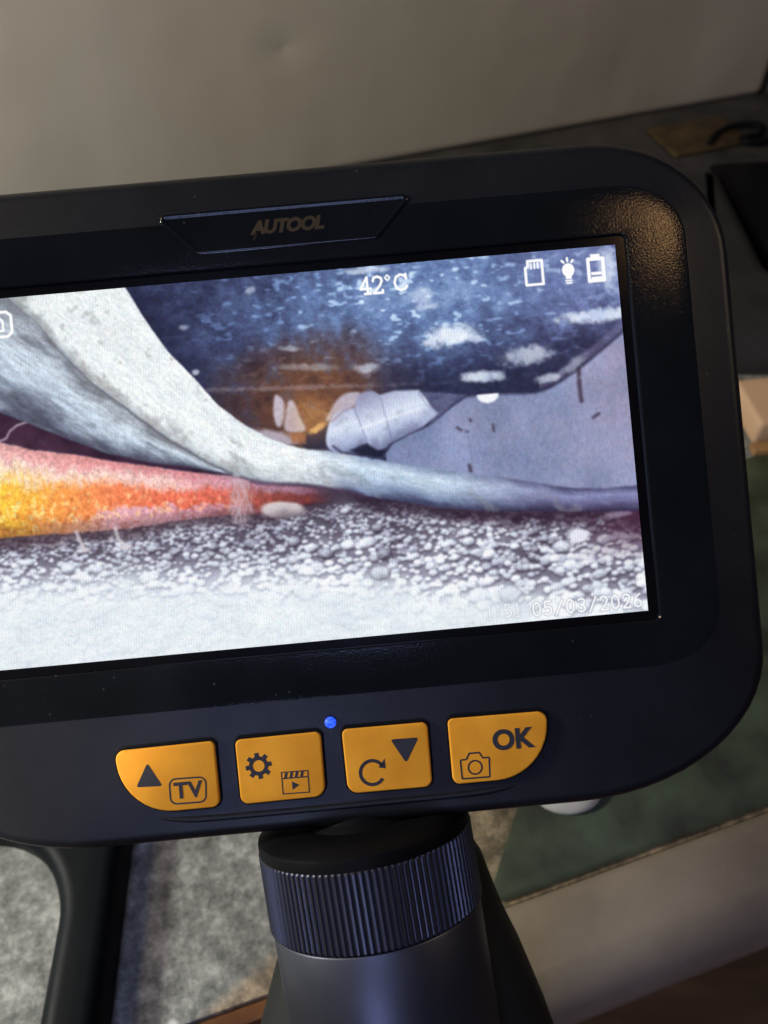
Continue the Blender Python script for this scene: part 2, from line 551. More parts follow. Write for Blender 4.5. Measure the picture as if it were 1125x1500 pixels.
M_WHITE = plastic('white_plastic', (0.40, 0.38, 0.34), 0.3, 0.05, 500, 0.1)
bm = bmesh.new()
bmesh.ops.create_uvsphere(bm, u_segments=28, v_segments=14, radius=1)
for v_ in bm.verts:
    v_.co.x *= 0.0105; v_.co.y *= 0.008
    v_.co.z = (max(v_.co.z, -0.3) + 0.3) * 0.0030
me = bpy.data.meshes.new('white_cap'); bm.to_mesh(me); bm.free()
cp = link('white_cap', me, M_WHITE)
cp.location = (0.0525, 0.1040, 0.0013)
tag(cp, 'small white plastic cap on the green mat just under the monitor', 'cap')

# black frame corner lying on the left
M_FRAME = plastic('black_gloss_plastic', (0.003, 0.0045, 0.0065), 0.5, 0.06, 900, 0.1, spec=0.12)
P = rpoly([(-0.0805, 0.0442 - 0.06, .007), (-0.0640, 0.0442 - 0.06, .007), (-0.0715, 0.113, .008), (-0.19, 0.118, .007), (-0.19, 0.094, .007), (-0.0845, 0.086, .024)], 12)
R = [[(p[0], p[1], 0.0005) for p in P], [(p[0], p[1], 0.006) for p in P]]
for k in range(1, 9):
    t = k / 8 * math.pi / 2
    Q = inset_poly(P, 0.005 * (1 - math.cos(t)))
    R.append([(q[0], q[1], 0.006 + 0.005 * math.sin(t)) for q in Q])
fr = link('black_frame_corner', loft('black_frame_corner', R, s=1), M_FRAME, None, True, 50)
tag(fr, 'glossy black curved plastic frame corner on the worktop, lower left', 'frame')

# ------------------------------------------------------------------ the monitor
root = bpy.data.objects.new('inspection_monitor', None)
COL.objects.link(root)
root.location = ROOT_LOC
root.rotation_euler = ROOT_ROT
tag(root, 'black handheld inspection monitor with lit display and four orange buttons', 'monitor')

BX, ZT, ZB = 75.5, 49.8, -63.4
CR = [(24, 21), (34, 24), (34, 24), (24, 21)]


def body(inset, y):
    return rrect(-BX, BX, ZB, ZT, CR, inset, y)


IN = (-67.0, 67.0, -40.3, 40.7)
ICR = [(11, 9), (12, 9), (12, 9), (11, 9)]


def inner(inset, y):
    return rrect(*IN, ICR, inset, y)


def window(inset, y):
    return rrect(-57.0, 57.0, -32.7, 32.7, [(1, 1)] * 4, inset, y)


rings = [body(16, 25), body(6, 24.4), body(2.5, 22.6), body(.7, 20), body(0, 17), body(0, 8.2), body(.35, 8.0), body(.35, 7.6), body(0, 7.4), body(0, 5.0)]
for k in range(1, 9):
    t = k / 8 * math.pi / 2
    rings.append(body(2.6 * (1 - math.cos(t)) ** 1.0, 5.0 - 4.0 * math.sin(t)))
housing = link('housing', loft('housing', rings + [inner(-.5, .12), inner(-.15, .03)], True, False), M_SHELL, root, True, 25)
# display panel set inside the crease
pr = [inner(-.15, .03), inner(.3, 0.0), inner(2.5, .0), window(-1.2, .0), window(-.25, .02), window(0, .2), window(0, .9)]
panel = link('display_panel', loft('display_panel', pr, False, False), M_PANEL, root, True, 25)
glass = link('display_border', loft('display_border', [window(0, .95), window(0.02, .62)], True, True), M_GLASS, panel, False)

# button pad
def ysurf(z):
    return 1.0 * (-40.3 - z) / 19.3


lipP = [(-31, -58.3), (-27, -58.95), (-20, -59.25), (0, -59.3), (20, -59.25), (27, -58.95), (31, -58.3)]
outer = [(19.6, -46.0, .9), (36.4, -46.2, 1.6), (35.7, -57.15, 9.3), (19.6, -57.1, 1.3)]
mid = [(1.75, -46.1, 1.0), (16.2, -46.2, 1.0), (16.1, -57.1, 1.4), (1.9, -57.0, 1.9)]
mir = lambda L: [(-x, z, r_) for x, z, r_ in reversed(L)]
YB = -0.38
btn = {}
for key, L in (('up', mir(outer)), ('menu', mir(mid)), ('down', mid), ('ok', outer)):
    P = rpoly(L, 10)
    btn[key] = pad('button', P, 1.2, YB, .32, M_ORANGE, root, 5)
    # dark gap around the key
    G = rpoly([(x, z, r_) for x, z, r_ in L], 10)
    R = [[(q[0], ysurf(q[1]) - .40, q[1]) for q in inset_poly(G, -.35)], [(q[0], ysurf(q[1]) - .435, q[1]) for q in inset_poly(G, -.30)], [(q[0], ysurf(q[1]) - .435, q[1]) for q in inset_poly(G, .1)]]
    link('button_surround', loft('button_surround', R, False, False), M_DARK, btn[key], True)
btn['up']['label'] = 'orange button with up triangle and TV sign'
btn['menu']['label'] = 'orange button with gear and clip sign'
btn['down']['label'] = 'orange button with down triangle and turning arrow'
btn['ok']['label'] = 'orange button with OK and camera sign'
yi = YB - 0.03
prism('triangle_print', [rpoly([(-31.05, -48.6, .25), (-28.85, -52.7, .25), (-33.25, -52.5, .25)], 3)], yi + .1, yi, M_INK, btn['up'])
TVO = rpoly([(-27.8, -51.55, 1.2), (-21.4, -51.7, 1.2), (-21.75, -56.1, 1.2), (-27.9, -56.0, 1.2)], 6)
TVI = [tuple(q) for q in inset_poly(TVO, .26)]
prism('frame_print', [[TVO[i], TVO[(i + 1) % len(TVO)], TVI[(i + 1) % len(TVO)], TVI[i]] for i in range(len(TVO))], yi + .1, yi, M_INK, btn['up'])
text_mesh('tv_print', 'TV', 3.7, (-24.7, yi, -53.85), M_INK, btn['up'], bold=.10, spacing=1.08)
# gear
gp_ = []
for k in range(8):
    a0 = 2 * math.pi * k / 8 + .1
    for da, rr in ((-.39, 1.62), (-.23, 1.62), (-.17, 2.22), (.17, 2.22), (.23, 1.62)):
        gp_.append((-12.6 + rr * math.cos(a0 + da), -50.85 + rr * math.sin(a0 + da)))
gi_ = []
for (x, z) in gp_:
    t = math.atan2(z + 50.85, x + 12.6); gi_.append((-12.6 + .98 * math.cos(t), -50.85 + .98 * math.sin(t)))
prism('gear_print', [[gp_[i], gp_[(i + 1) % 40], gi_[(i + 1) % 40], gi_[i]] for i in range(40)], yi + .1, yi, M_INK, btn['menu'])
CL = [(-9.0, -52.2), (-4.4, -52.3), (-4.45, -56.1), (-9.05, -56.0)]
CLI = [tuple(q) for q in inset_poly(CL, .26)]
prism('clip_print', [[CL[i], CL[(i + 1) % 4], CLI[(i + 1) % 4], CLI[i]] for i in range(4)]
      + [[(-8.75, -53.25), (-4.65, -53.3), (-4.65, -53.5), (-8.75, -53.45)]]
      + [[(x, -52.45), (x + .45, -52.45), (x + .2, -53.26), (x - .25, -53.26)] for x in (-8.3, -7.4, -6.5, -5.6)]
      + [[(-7.3, -53.95), (-6.1, -54.65), (-7.3, -55.35)]], yi + .1, yi, M_INK, btn['menu'])
prism('triangle_print', [rpoly([(9.75, -48.5, .25), (14.5, -48.6, .25), (12.05, -52.7, .3)], 3)], yi + .1, yi, M_INK, btn['down'])
prism('turn_arrow_print', annulus(6.25, -53.75, 1.72, 2.28, 28, 325) + [[(7.35, -53.0), (8.5, -51.6), (8.55, -53.25)]], yi + .1, yi, M_INK, btn['down'])
text_mesh('ok_print', 'OK', 4.55, (30.15, yi, -50.5), M_INK, btn['ok'], bold=.17)
CAM_ = rpoly([(21.0, -52.95, .3), (22.1, -52.9, .1), (22.6, -51.95, .2), (24.5, -51.95, .2), (25.0, -52.9, .1), (26.15, -52.9, .3), (25.95, -56.45, .3), (21.05, -56.35, .3)], 3)
CAMI = [tuple(q) for q in inset_poly(CAM_, .27)]
prism('camera_print', [[CAM_[i], CAM_[(i + 1) % len(CAM_)], CAMI[(i + 1) % len(CAM_)], CAMI[i]] for i in range(len(CAM_))]
      + annulus(23.5, -54.5, 1.0, 1.27), yi + .1, yi, M_INK, btn['ok'])

lp = smooth_path([(x / 1000, (ysurf(z) + .12) / 1000, z / 1000) for x, z in lipP], 6)
nl = len(lp)
tube('button_lip', lp, [.00008 + .00050 * min(1, 5 * min(i, nl - 1 - i) / nl) for i in range(nl)], M_SHELL, root, 12)

# status light
bm = bmesh.new()
bmesh.ops.create_uvsphere(bm, u_segments=20, v_segments=10, radius=.00098)
for v_ in bm.verts:
    v_.co.y *= .55
me = bpy.data.meshes.new('status_light'); bm.to_mesh(me); bm.free()
o = link('status_light', me, M_LED, root)
o.location = (0, -.00010, -.0448)
o['label'] = 'small glowing blue status light'

# name plate above the display
LP = [(-22, 42.6, .9), (22, 42.6, .9), (15.2, 35.4, 1.2), (-15.2, 35.4, 1.2)]
P = rpoly(LP, 6)
R = []
for d, h in ((0, .6), (0, -.05), (.12, -.13), (.35, -.15), (.6, -.13), (.75, -.06), (.9, -.05)):
    R.append([(q[0], h - 0.02, q[1]) for q in inset_poly(P, d)])
plate = link('name_plate', loft('name_plate', R), M_PANEL, root, True, 50)
prism('name_backing', [[(-6.6, 41.0), (6.4, 41.0), (6.4, 36.9), (-6.6, 36.9)]], .05, -.02, M_PLATE, plate)
text_mesh('name_lettering', 'AUTOOL', 3.0, (0.3, -.06, 38.95), M_GOLD, plate, bold=.16, shear=.25, sx=1.02, spacing=.93)
prism('letter_tail', [[(-5.15, 38.2), (-4.6, 38.2), (-5.35, 36.95), (-5.75, 36.95)]], 0.0, -.07, M_GOLD, plate)

# neck, collar, shaft (their own tilted axis)
AX = Vector((0.0720, -0.0202, -0.9972))
q = Vector((0, 0, -1)).rotation_difference(AX)


def turned(name, prof, mat, parent, origin, n=96, fn=None, sharp=30):
    """prof: (r, h) with h measured down the axis"""
    R = []
    for r_, h in prof:
        R.append([((fn(r_, h, k) if fn else r_) * math.cos(2 * math.pi * k / n), (fn(r_, h, k) if fn else r_) * math.sin(2 * math.pi * k / n), -h) for k in range(n)])
    me = loft(name, R)
    me.transform(Matrix.Translation(Vector(origin) / 1000) @ q.to_matrix().to_4x4())
    return link(name, me, mat, parent, True, sharp)


CO = (3.6, 10.14, -67.1)     # top of the ribbed band on the axis
turned('neck', [(4, -10), (8.6, -9.5), (8.9, -6), (9.2, -4.2), (10.4, -3.2)], M_DARK, root, CO)
NR = 108
K = 6


def rib(r_, h, k):
    if r_ < 18.6 or h < -.01 or h > 13.4:
        return r_
    ph = k % K
    return r_ - (0.42 if ph in (0,) else 0.30 if ph in (1, K - 1) else 0.0)


col = turned('swivel_collar', [(12, -.04), (18.4, -.04), (18.9, -.02), (19.1, .25), (19.1, 12.9), (18.85, 13.2), (18.2, 13.3)], M_METAL, root, CO, NR * K, rib, 20)
turned('shaded_collar_top', [(12, -3.2), (15.4, -3.4), (15.9, -3.3), (18.3, -2.5), (18.8, -2.1), (18.92, -1.6), (18.92, -.06), (12, -.06)], M_DARK, col, CO)  # top face of the collar, its shade put into a darker material
col['label'] = 'dark ribbed collar ring below the monitor'
sh = turned('handle_shaft', [(17.6, 13.0), (18.5, 13.55), (18.62, 13.8), (18.55, 24), (18.4, 40), (18.2, 58), (17, 60)], M_SHAFT, root, CO, 128)
sh['label'] = 'smooth dark handle shaft'
turned('screw', [(0.1, 0), (2.4, .2), (2.6, .6), (2.6, 2)], M_DARK, sh, (0, 0, 0), 32)
scr = sh.children[0]
scr.matrix_local = Matrix.Translation(Vector((2.6 - 1.7, -7.9, -97.5)) / 1000) @ Matrix.Rotation(math.radians(-90), 4, 'X')
# grip behind the shaft
R = []
for z, cx, rx, ry, cy in ((-70, 9, 10, 8, 26), (-74, 9, 13.6, 11, 26), (-79, 8.6, 17, 14, 26), (-85, 8, 19.3, 16, 26), (-91, 7.6, 21.6, 17, 26), (-97, 7.4, 24.2, 18, 26),
                          (-103, 7.3, 26.2, 18, 27), (-109, 7.2, 28.2, 19, 27), (-116, 7, 30.2, 20, 28), (-130, 6, 31, 21, 29), (-150, 5, 29, 20, 30), (-156, 5, 22, 16, 30)):
    R.append([(cx + rx * math.copysign(abs(math.cos(t)) ** .85, math.cos(t)), cy + ry * math.copysign(abs(math.sin(t)) ** .85, math.sin(t)), z)
              for t in [2 * math.pi * k / 56 for k in range(56)]])
gr = link('grip', loft('grip', R), M_GRIP, root)
gr['label'] = 'black rubber grip behind the shaft'

# ------------------------------------------------------------------ the picture on the display
GW, GH = 860, 484
SWD, SHT = 110.4, 62.2
U, Vv = np.meshgrid(np.linspace(0, 960, GW), np.linspace(0, 540, GH))


def vnoise(scale, sx=1.0, sy=1.0, seed=0, octaves=4, gain=.55, angle=0.0):
    g = np.random.default_rng(seed)
    tot = np.zeros_like(U); amp = 1; s_ = 0
    ca, sa = math.cos(angle), math.sin(angle)
    X = (U * ca + Vv * sa) / (scale * sx); Y = (-U * sa + Vv * ca) / (scale * sy)
    for _ in range(octaves):
        G = g.random((256, 256))
        xi = np.floor(X).astype(int); yi_ = np.floor(Y).astype(int)
        fx = X - xi; fy = Y - yi_
        fx = fx * fx * (3 - 2 * fx); fy = fy * fy * (3 - 2 * fy)
        a_ = G[yi_ % 256, xi % 256]; b_ = G[yi_ % 256, (xi + 1) % 256]
        c_ = G[(yi_ + 1) % 256, xi % 256]; d_ = G[(yi_ + 1) % 256, (xi + 1) % 256]
        tot += amp * (a_ * (1 - fx) * (1 - fy) + b_ * fx * (1 - fy) + c_ * (1 - fx) * fy + d_ * fx * fy)
        s_ += amp; amp *= gain; X = X * 2.03 + 17; Y = Y * 2.03 + 31
    return tot / s_


def sstep(a_, b_, x):
    t = np.clip((x - a_) / (b_ - a_), 0, 1)
    return t * t * (3 - 2 * t)


def rgb(*c):
    return np.array(c, float) / 255


def blur(A):
    B = .22 * np.roll(A, 1, 1) + .56 * A + .22 * np.roll(A, -1, 1); B[:, 0] = A[:, 0]; B[:, -1] = A[:, -1]
    C = .22 * np.roll(B, 1, 0) + .56 * B + .22 * np.roll(B, -1, 0); C[0] = B[0]; C[-1] = B[-1]
    return C


IMG = np.zeros((GH, GW, 3))


def put(mask, color):
    global IMG
    IMG = IMG * (1 - mask[..., None]) + np.asarray(color) * mask[..., None]


def mixc(t, *stops):
    """stops: (pos, rgb)"""
    t = np.asarray(t)
    xs = [s_[0] for s_ in stops]
    return np.stack([np.interp(t, xs, [s_[1][k] for s_ in stops]) for k in range(3)], -1)


def curve(pts, extend=True):
    pts = sorted(pts)
    xs, ys = zip(*pts)
    xx = np.linspace(-20, 980, 1001)
    yy = np.interp(xx, xs, ys)
    kk = np.hanning(31); kk /= kk.sum()
    yp = np.pad(yy, 15, mode='edge')
    ys_ = np.convolve(yp, kk, 'valid')
    return np.interp(U, xx, ys_)


def chaikin(P, n=2):
    for _ in range(n):
        Q = []
        for i in range(len(P)):
            a_, b_ = P[i], P[(i + 1) % len(P)]
            Q += [(.75 * a_[0] + .25 * b_[0], .75 * a_[1] + .25 * b_[1]), (.25 * a_[0] + .75 * b_[0], .25 * a_[1] + .75 * b_[1])]
        P = Q
    return P


def poly_mask(P, soft=1.5, jitter=None):
    """signed distance based mask of a polygon"""
    d2 = np.full(U.shape, 1e9); ins = np.zeros(U.shape, bool)
    X = U + (jitter if jitter is not None else 0); Y = Vv + (jitter if jitter is not None else 0)
    n = len(P)
    for i in range(n):
        x0, y0 = P[i]; x1, y1 = P[(i + 1) % n]
        dx, dy = x1 - x0, y1 - y0
        t = np.clip(((X - x0) * dx + (Y - y0) * dy) / (dx * dx + dy * dy + 1e-9), 0, 1)
        d2 = np.minimum(d2, (X - x0 - t * dx) ** 2 + (Y - y0 - t * dy) ** 2)
        c = ((y0 > Y) != (y1 > Y)) & (X < (x1 - x0) * (Y - y0) / (y1 - y0 + 1e-9) + x0)
        ins ^= c
    sd = np.sqrt(d2) * np.where(ins, -1, 1)
    return 1 - sstep(-soft, soft, sd)


def line_mask(P, w, soft=.8, closed=False):
    d2 = np.full(U.shape, 1e9)
    n = len(P)
    for i in range(n if closed else n - 1):
        x0, y0 = P[i]; x1, y1 = P[(i + 1) % n]
        dx, dy = x1 - x0, y1 - y0
        t = np.clip(((U - x0) * dx + (Vv - y0) * dy) / (dx * dx + dy * dy + 1e-9), 0, 1)
        d2 = np.minimum(d2, (U - x0 - t * dx) ** 2 + (Vv - y0 - t * dy) ** 2)
    return 1 - sstep(w / 2 - soft, w / 2 + soft, np.sqrt(d2))


def blob(cx, cy, rx, ry, soft=.35, ang=0., jit=0.):
    ca, sa = math.cos(ang), math.sin(ang)
    X = (U - cx) * ca + (Vv - cy) * sa; Y = -(U - cx) * sa + (Vv - cy) * ca
    return 1 - sstep(1 - soft, 1 + soft, np.sqrt((X / rx) ** 2 + (Y / ry) ** 2) + jit)


N8 = vnoise(8, seed=1); N20 = vnoise(20, seed=2); N50 = vnoise(50, seed=3); N120 = vnoise(120, seed=4, octaves=3)
N4 = vnoise(3.2, seed=5, octaves=2); NS = vnoise(9, 2.6, .8, seed=6); FINE = vnoise(2.0, seed=9, octaves=1)
J = (N20 - .5) * 5

C_TOP = curve([(-20, -400), (200, -75), (239, 1), (263, 49), (293, 100), (325, 138), (356, 181), (389, 212), (430, 240), (473, 257), (519, 266), (579, 282), (623, 294), (710, 314), (798, 334), (863, 350), (908, 355), (980, 355)])
C_BOT = curve([(-20, 600), (369, 286), (402, 301), (468, 309), (509, 319), (574, 338), (670, 362), (749, 374), (860, 385), (980, 394)])
GROOVE = curve([(-20, -90), (66, -1), (106, 40), (137, 87), (176, 134), (225, 178), (282, 227), (331, 262), (369, 286)])
GAP_T = curve([(-20, 138), (17, 155), (42, 166), (84, 187), (126, 208), (189, 238), (253, 258), (304, 268), (369, 286)])
GAP_B = curve([(-20, 192), (13, 203), (38, 209), (81, 223), (145, 236), (209, 253), (274, 268), (338, 282), (369, 288), (420, 303), (500, 318), (560, 332)])
RED_B = curve([(-20, 348), (26, 348), (70, 348), (135, 350), (201, 351), (245, 349), (297, 345), (359, 344), (402, 348), (447, 342), (500, 340), (560, 338)])

# rock face with cold light
NR2 = vnoise(5.5, 1.5, .8, seed=12, octaves=3)
glow = np.exp(-((U - 640) / 210) ** 2 - ((Vv - 50) / 90) ** 2)
lum = .24 + .36 * glow + (N50 - .5) * .26 + (N20 - .5) * .24 + (NR2 - .5) * .20 * (.6 + .6 * glow) + (N4 - .5) * .08 - .06 + .10 * sstep(640, 860, U) * (1 - sstep(90, 150, Vv))
lum += .30 * sstep(.63, .78, vnoise(9, 1.7, .8, seed=13, octaves=2)) * (.35 + glow)
lum += .20 * sstep(800, 960, U) * (1 - sstep(50, 150, Vv))
lum *= 1 - .60 * sstep(120, 195, Vv + (N50 - .5) * 50) * sstep(560, 640, U)
lum *= 1 - .50 * (1 - sstep(0, 90, Vv - 0 * U + np.abs(Vv - C_TOP) - Vv)) * (U < 420)
lum = np.clip(lum, .03, 1)
rock = mixc(lum, (0, rgb(26, 26, 48)), (.25, rgb(62, 70, 106)), (.5, rgb(104, 128, 176)), (.75, rgb(164, 194, 232)), (1, rgb(232, 244, 255)))
pur = sstep(700, 950, U)[..., None] * .5
rock = rock * (1 - pur) + pur * mixc(lum, (0, rgb(32, 26, 46)), (.5, rgb(118, 118, 168)), (1, rgb(225, 228, 248)))
IMG = rock
# brown area
bm_ = np.clip(blob(488, 190, 125, 82, .6, -.1, (N20 - .5) * .5), 0, 1) * (1 - .35 * sstep(.52, .7, N20)) * (1 - .6 * sstep(570, 620, U))
brown = mixc(np.clip(lum * .5 + .5 * N20 + .25 * blob(500, 205, 50, 45, .9) - .1, 0, 1), (0, rgb(60, 38, 36)), (.4, rgb(122, 78, 52)), (.75, rgb(176, 118, 66)), (1, rgb(226, 176, 110)))
put(bm_ * .92, brown)
put(blob(480, 168, 110, 3.0, .8, .06, (N8 - .5) * 2.2) * .40, rgb(176, 158, 170))
for a0 in range(9):
    put(line_mask([(478 + a0 * 5, 186 + a0 * 3), (500 + a0 * 4, 226 - a0)], 1.2) * .28, rgb(235, 200, 150))
# lavender plane
rb = curve([(-20, 800), (590, 290), (603, 261), (627, 252), (664, 237), (687, 222), (720, 202), (774, 203), (827, 207), (855, 197), (902, 170), (960, 129), (980, 112)])
plane = mixc(np.clip(.5 + (N120 - .5) * 1.1 + (N50 - .5) * .5 + (N8 - .5) * .25 + (FINE - .5) * .22 - .35 * np.exp(-np.maximum(Vv - rb, 0) / 16) + (U - 760) / 1400 - (Vv - 250) / 900, 0, 1), (0, rgb(124, 136, 174)), (.5, rgb(146, 152, 186)), (1, rgb(160, 152, 184)))
plane = plane * (1 + ((vnoise(4, .9, 1.6, seed=75, octaves=3) - .5) * .16 + (vnoise(70, seed=76, octaves=2) - .5) * .22)[..., None])
put(sstep(-2, 2, Vv - rb + J * .5) * (U > 596), plane)
put((1 - sstep(1.5, 4.5, np.abs(Vv - rb + J * .6))) * (U > 600) * .85 * (1 - .55 * sstep(690, 740, U)), rgb(38, 36, 62))
put(sstep(0, 1, (1 - sstep(0, 14, np.abs(Vv - rb + 10)))) * (U > 830) * .35, rgb(150, 140, 180))
# white patches in the brown
for P in ([(439, 172), (452, 180), (456, 194), (448, 223), (437, 221)], [(460, 187), (469, 185), (476, 212), (486, 233), (463, 233), (450, 228), (452, 214)], [(519, 206), (532, 188), (549, 180), (571, 182), (556, 204), (528, 215), (512, 224)]):
    put(poly_mask(chaikin(P), 3, J * .8) * .9, mixc(N20, (0, rgb(176, 166, 186)), (1, rgb(226, 220, 232))))
put(blob(432, 236, 40, 9, .5, .25, (N8 - .5) * .8) * .8, rgb(196, 190, 206))
put(poly_mask([(470, 240), (515, 226), (520, 262), (480, 262)], 4, J) * .85, rgb(40, 38, 58))
put(poly_mask([(458, 234), (482, 236), (480, 250), (460, 246)], 3, J) * .8, rgb(176, 112, 72))
put(blob(500, 230, 13, 5, .6, -.45, (N8 - .5)) * .85, rgb(250, 200, 130))
put(blob(492, 214, 30, 26, .95) * .35, rgb(214, 150, 80))
# pipe fitting
pp = (.25 * (U - 515) + .968 * (Vv - 245)) / 36
sh_ = lambda a_, b_: mixc(np.clip(pp + (N20 - .5) * .35 + (a_ - 190) / 60, -1.3, 1.3), (-1.3, rgb(150, 152, 184)), (-.6, rgb(192, 200, 224)), (-.15, rgb(218, 227, 244)), (.15, rgb(204, 214, 236)), (.6, rgb(168, 179, 210)), (1.2, rgb(98, 104, 144)))
put(poly_mask([(655, 190), (700, 196), (722, 200), (690, 222), (664, 238), (672, 222)], 3, J * .4) * .9, mixc(N8, (0, rgb(66, 66, 98)), (1, rgb(120, 122, 160))))
put(poly_mask(chaikin([(511, 240), (522, 212), (556, 199), (580, 225), (576, 264), (550, 274), (524, 272), (510, 258)], 3), 2.2), sh_(196, 270))
put(poly_mask([(590, 190), (616, 185), (653, 187), (662, 200), (668, 212), (678, 224), (655, 241), (630, 251), (603, 262)], 2.2), sh_(188, 254))
put(poly_mask([(555, 207), (561, 190), (570, 183), (584, 182), (594, 188), (606, 258), (597, 267), (582, 271), (572, 262)], 2.0), sh_(180, 274))
for P in ([(596, 193), (607, 258)], [(556, 206), (572, 260)], [(652, 190), (661, 208), (676, 225)]):
    put(line_mask(P, 2.0, 1.4) * .42, rgb(104, 108, 146))
put(sstep(.55, .75, N20) * poly_mask([(512, 240), (560, 186), (650, 186), (680, 224), (600, 268), (530, 272)], 6) * .22, rgb(110, 104, 130))
put(line_mask([(560, 236), (600, 226), (650, 214)], 3, 2) * .45, rgb(255, 255, 255))
put(line_mask([(522, 222), (540, 208), (556, 203)], 3, 2) * .55, rgb(150, 112, 120))
put(poly_mask([(545, 266), (570, 259), (585, 270), (600, 272), (590, 280), (560, 276)], 2.5, J) * .9, rgb(24, 24, 44))
put(line_mask([(520, 258), (533, 269), (556, 271)], 3.5, 2) * .7, rgb(44, 42, 66))
# cold highlights on the rock
for cx, cy, rx, ry, ang, k in ((704, 112, 36, 13, -.1, 1), (735, 118, 22, 6, .1, .8), (816, 150, 34, 12, -.1, .75), (747, 176, 32, 7, .02, .95), (925, 101, 52, 9, -.03, 1),
                               (578, 148, 18, 7, .0, .7), (847, 186, 20, 6, -.1, .7), (669, 51, 14, 12, .2, .6), (676, 66, 16, 5, 0, .6), (592, 5, 30, 5, 0, .8), (884, 170, 20, 7, -.6, .45),
                               (946, 30, 12, 26, 0, .7), (500, 140, 40, 5, .1, .35), (420, 20, 7, 5, 0, .6), (318, 66, 6, 4, 0, .5), (470, 110, 16, 4, .1, .5), (330, 132, 5, 4, 0, .8)):
    put(blob(cx, cy, rx, ry, .5, ang, (N8 - .5) * 1.1) * k * .9, mixc(N20, (0, rgb(190, 206, 240)), (.6, rgb(232, 242, 255)), (1, rgb(255, 255, 255))))
put(blob(753, 203, 16, 12, .15) * (Vv > 202), rgb(244, 246, 255))
# marks on the plane
for P, w in (([(704, 247), (710, 252), (719, 254)], 4), ([(757, 247), (757, 257)], 3.5), ([(724, 237), (725, 239)], 4), ([(717, 304), (718, 312)], 6), ([(890, 178), (889, 204), (890, 224)], 7), ([(905, 250), (914, 245)], 5), ([(719, 262), (722, 300)], 1.5)):
    put(line_mask(P, w * .9, 2.4) * sstep(.2, .45, N8) * (.85 if w > 2 else .3), rgb(66, 54, 72))

# gravel floor
VW = np.interp(U, [0, 60, 300, 560, 760, 960], [424, 430, 446, 470, 512, 552]) + (N50 - .5) * 60
wh = sstep(-60, 30, Vv - VW)
gbase = mixc(np.clip(.30 * N20 + .25 * N8 + .25 * NS - .12 + wh * .80, 0, 1), (0, rgb(60, 50, 62)), (.3, rgb(116, 110, 126)), (.6, rgb(176, 180, 196)), (.85, rgb(208, 220, 231)), (1, rgb(222, 233, 241)))
floor_top = np.where(U < 430, RED_B, np.maximum(C_BOT, 0)) - 2
put(sstep(-2, 2, Vv - floor_top + J * .3), gbase)
g = np.random.default_rng(21)
HG = np.zeros_like(U); RG = np.ones_like(U); TG = np.zeros_like(U)
du = 960 / (GW - 1); dv = 540 / (GH - 1)
pv = 346.0
while pv < 556:
    tt = (pv - 346) / 200
    r0 = 2.7 + 6.2 * tt
    pu = -10 + 6 * g.random()
    while pu < 975:
        r_ = r0 * (.55 + .75 * g.random() ** 1.5) * (1.75 if g.random() > .955 else 1)
        x0, y0 = pu, pv + g.normal() * r0 * .55
        i0, i1 = max(int((x0 - 1.4 * r_) / du), 0), min(int((x0 + 1.4 * r_) / du) + 2, GW)
        j0, j1 = max(int((y0 - r_) / dv), 0), min(int((y0 + r_) / dv) + 2, GH)
        if i1 - i0 > 1 and j1 - j0 > 1 and g.random() < .60 + .25 * tt:
            x = (U[j0:j1, i0:i1] - x0) / (r_ * 1.25); y = (Vv[j0:j1, i0:i1] - y0) / (r_ * .9)
            h = r_ * np.sqrt(np.clip(1 - x * x - y * y - (N8[j0:j1, i0:i1] - .5) * .5, 0, 1)) * (.7 + .5 * g.random())
            k_ = h > HG[j0:j1, i0:i1]
            HG[j0:j1, i0:i1] = np.where(k_, h, HG[j0:j1, i0:i1])
            RG[j0:j1, i0:i1] = np.where(k_, r_, RG[j0:j1, i0:i1])
            TG[j0:j1, i0:i1] = np.where(k_, g.random(), TG[j0:j1, i0:i1])
        pu += r0 * (1.1 + 1.1 * g.random())
    pv += r0 * .92
HS = HG + (N4 - .5) * .8 + (N20 - .5) * 5
gy, gx = np.gradient(HS, dv, du)
lit = (.66 + .36 * gy + .12 * gx) / np.sqrt(1 + gx * gx + gy * gy)
occ = sstep(.05, .75, HG / (RG * .9))
gs = np.clip((.10 + .95 * np.clip(lit, 0, 1.2)) * (.42 + .58 * occ) + (TG - .5) * .34 * occ + (N50 - .5) * .5 + wh * .42 + .05 - .17 * (1 - sstep(350, 455, Vv + (U < 500) * 10)), 0, 1)
grav = mixc(gs, (0, rgb(50, 40, 54)), (.25, rgb(92, 84, 102)), (.5, rgb(148, 148, 168)), (.74, rgb(212, 219, 234)), (.92, rgb(246, 250, 255)), (1, rgb(255, 255, 255)))
soft = mixc(np.clip(.72 + .20 * (lit - .6) + (NS - .5) * .35 + (N50 - .5) * .3, 0, 1), (0, rgb(176, 186, 200)), (.5, rgb(214, 224, 232)), (.8, rgb(233, 240, 245)), (1, rgb(245, 249, 252)))
w3 = (wh ** 1.5 * .94)[..., None]
put(sstep(-2, 2, Vv - floor_top + J * .3), (blur(grav) * .9 + .1 * rgb(196, 200, 214)) * (1 - w3) + soft * w3)
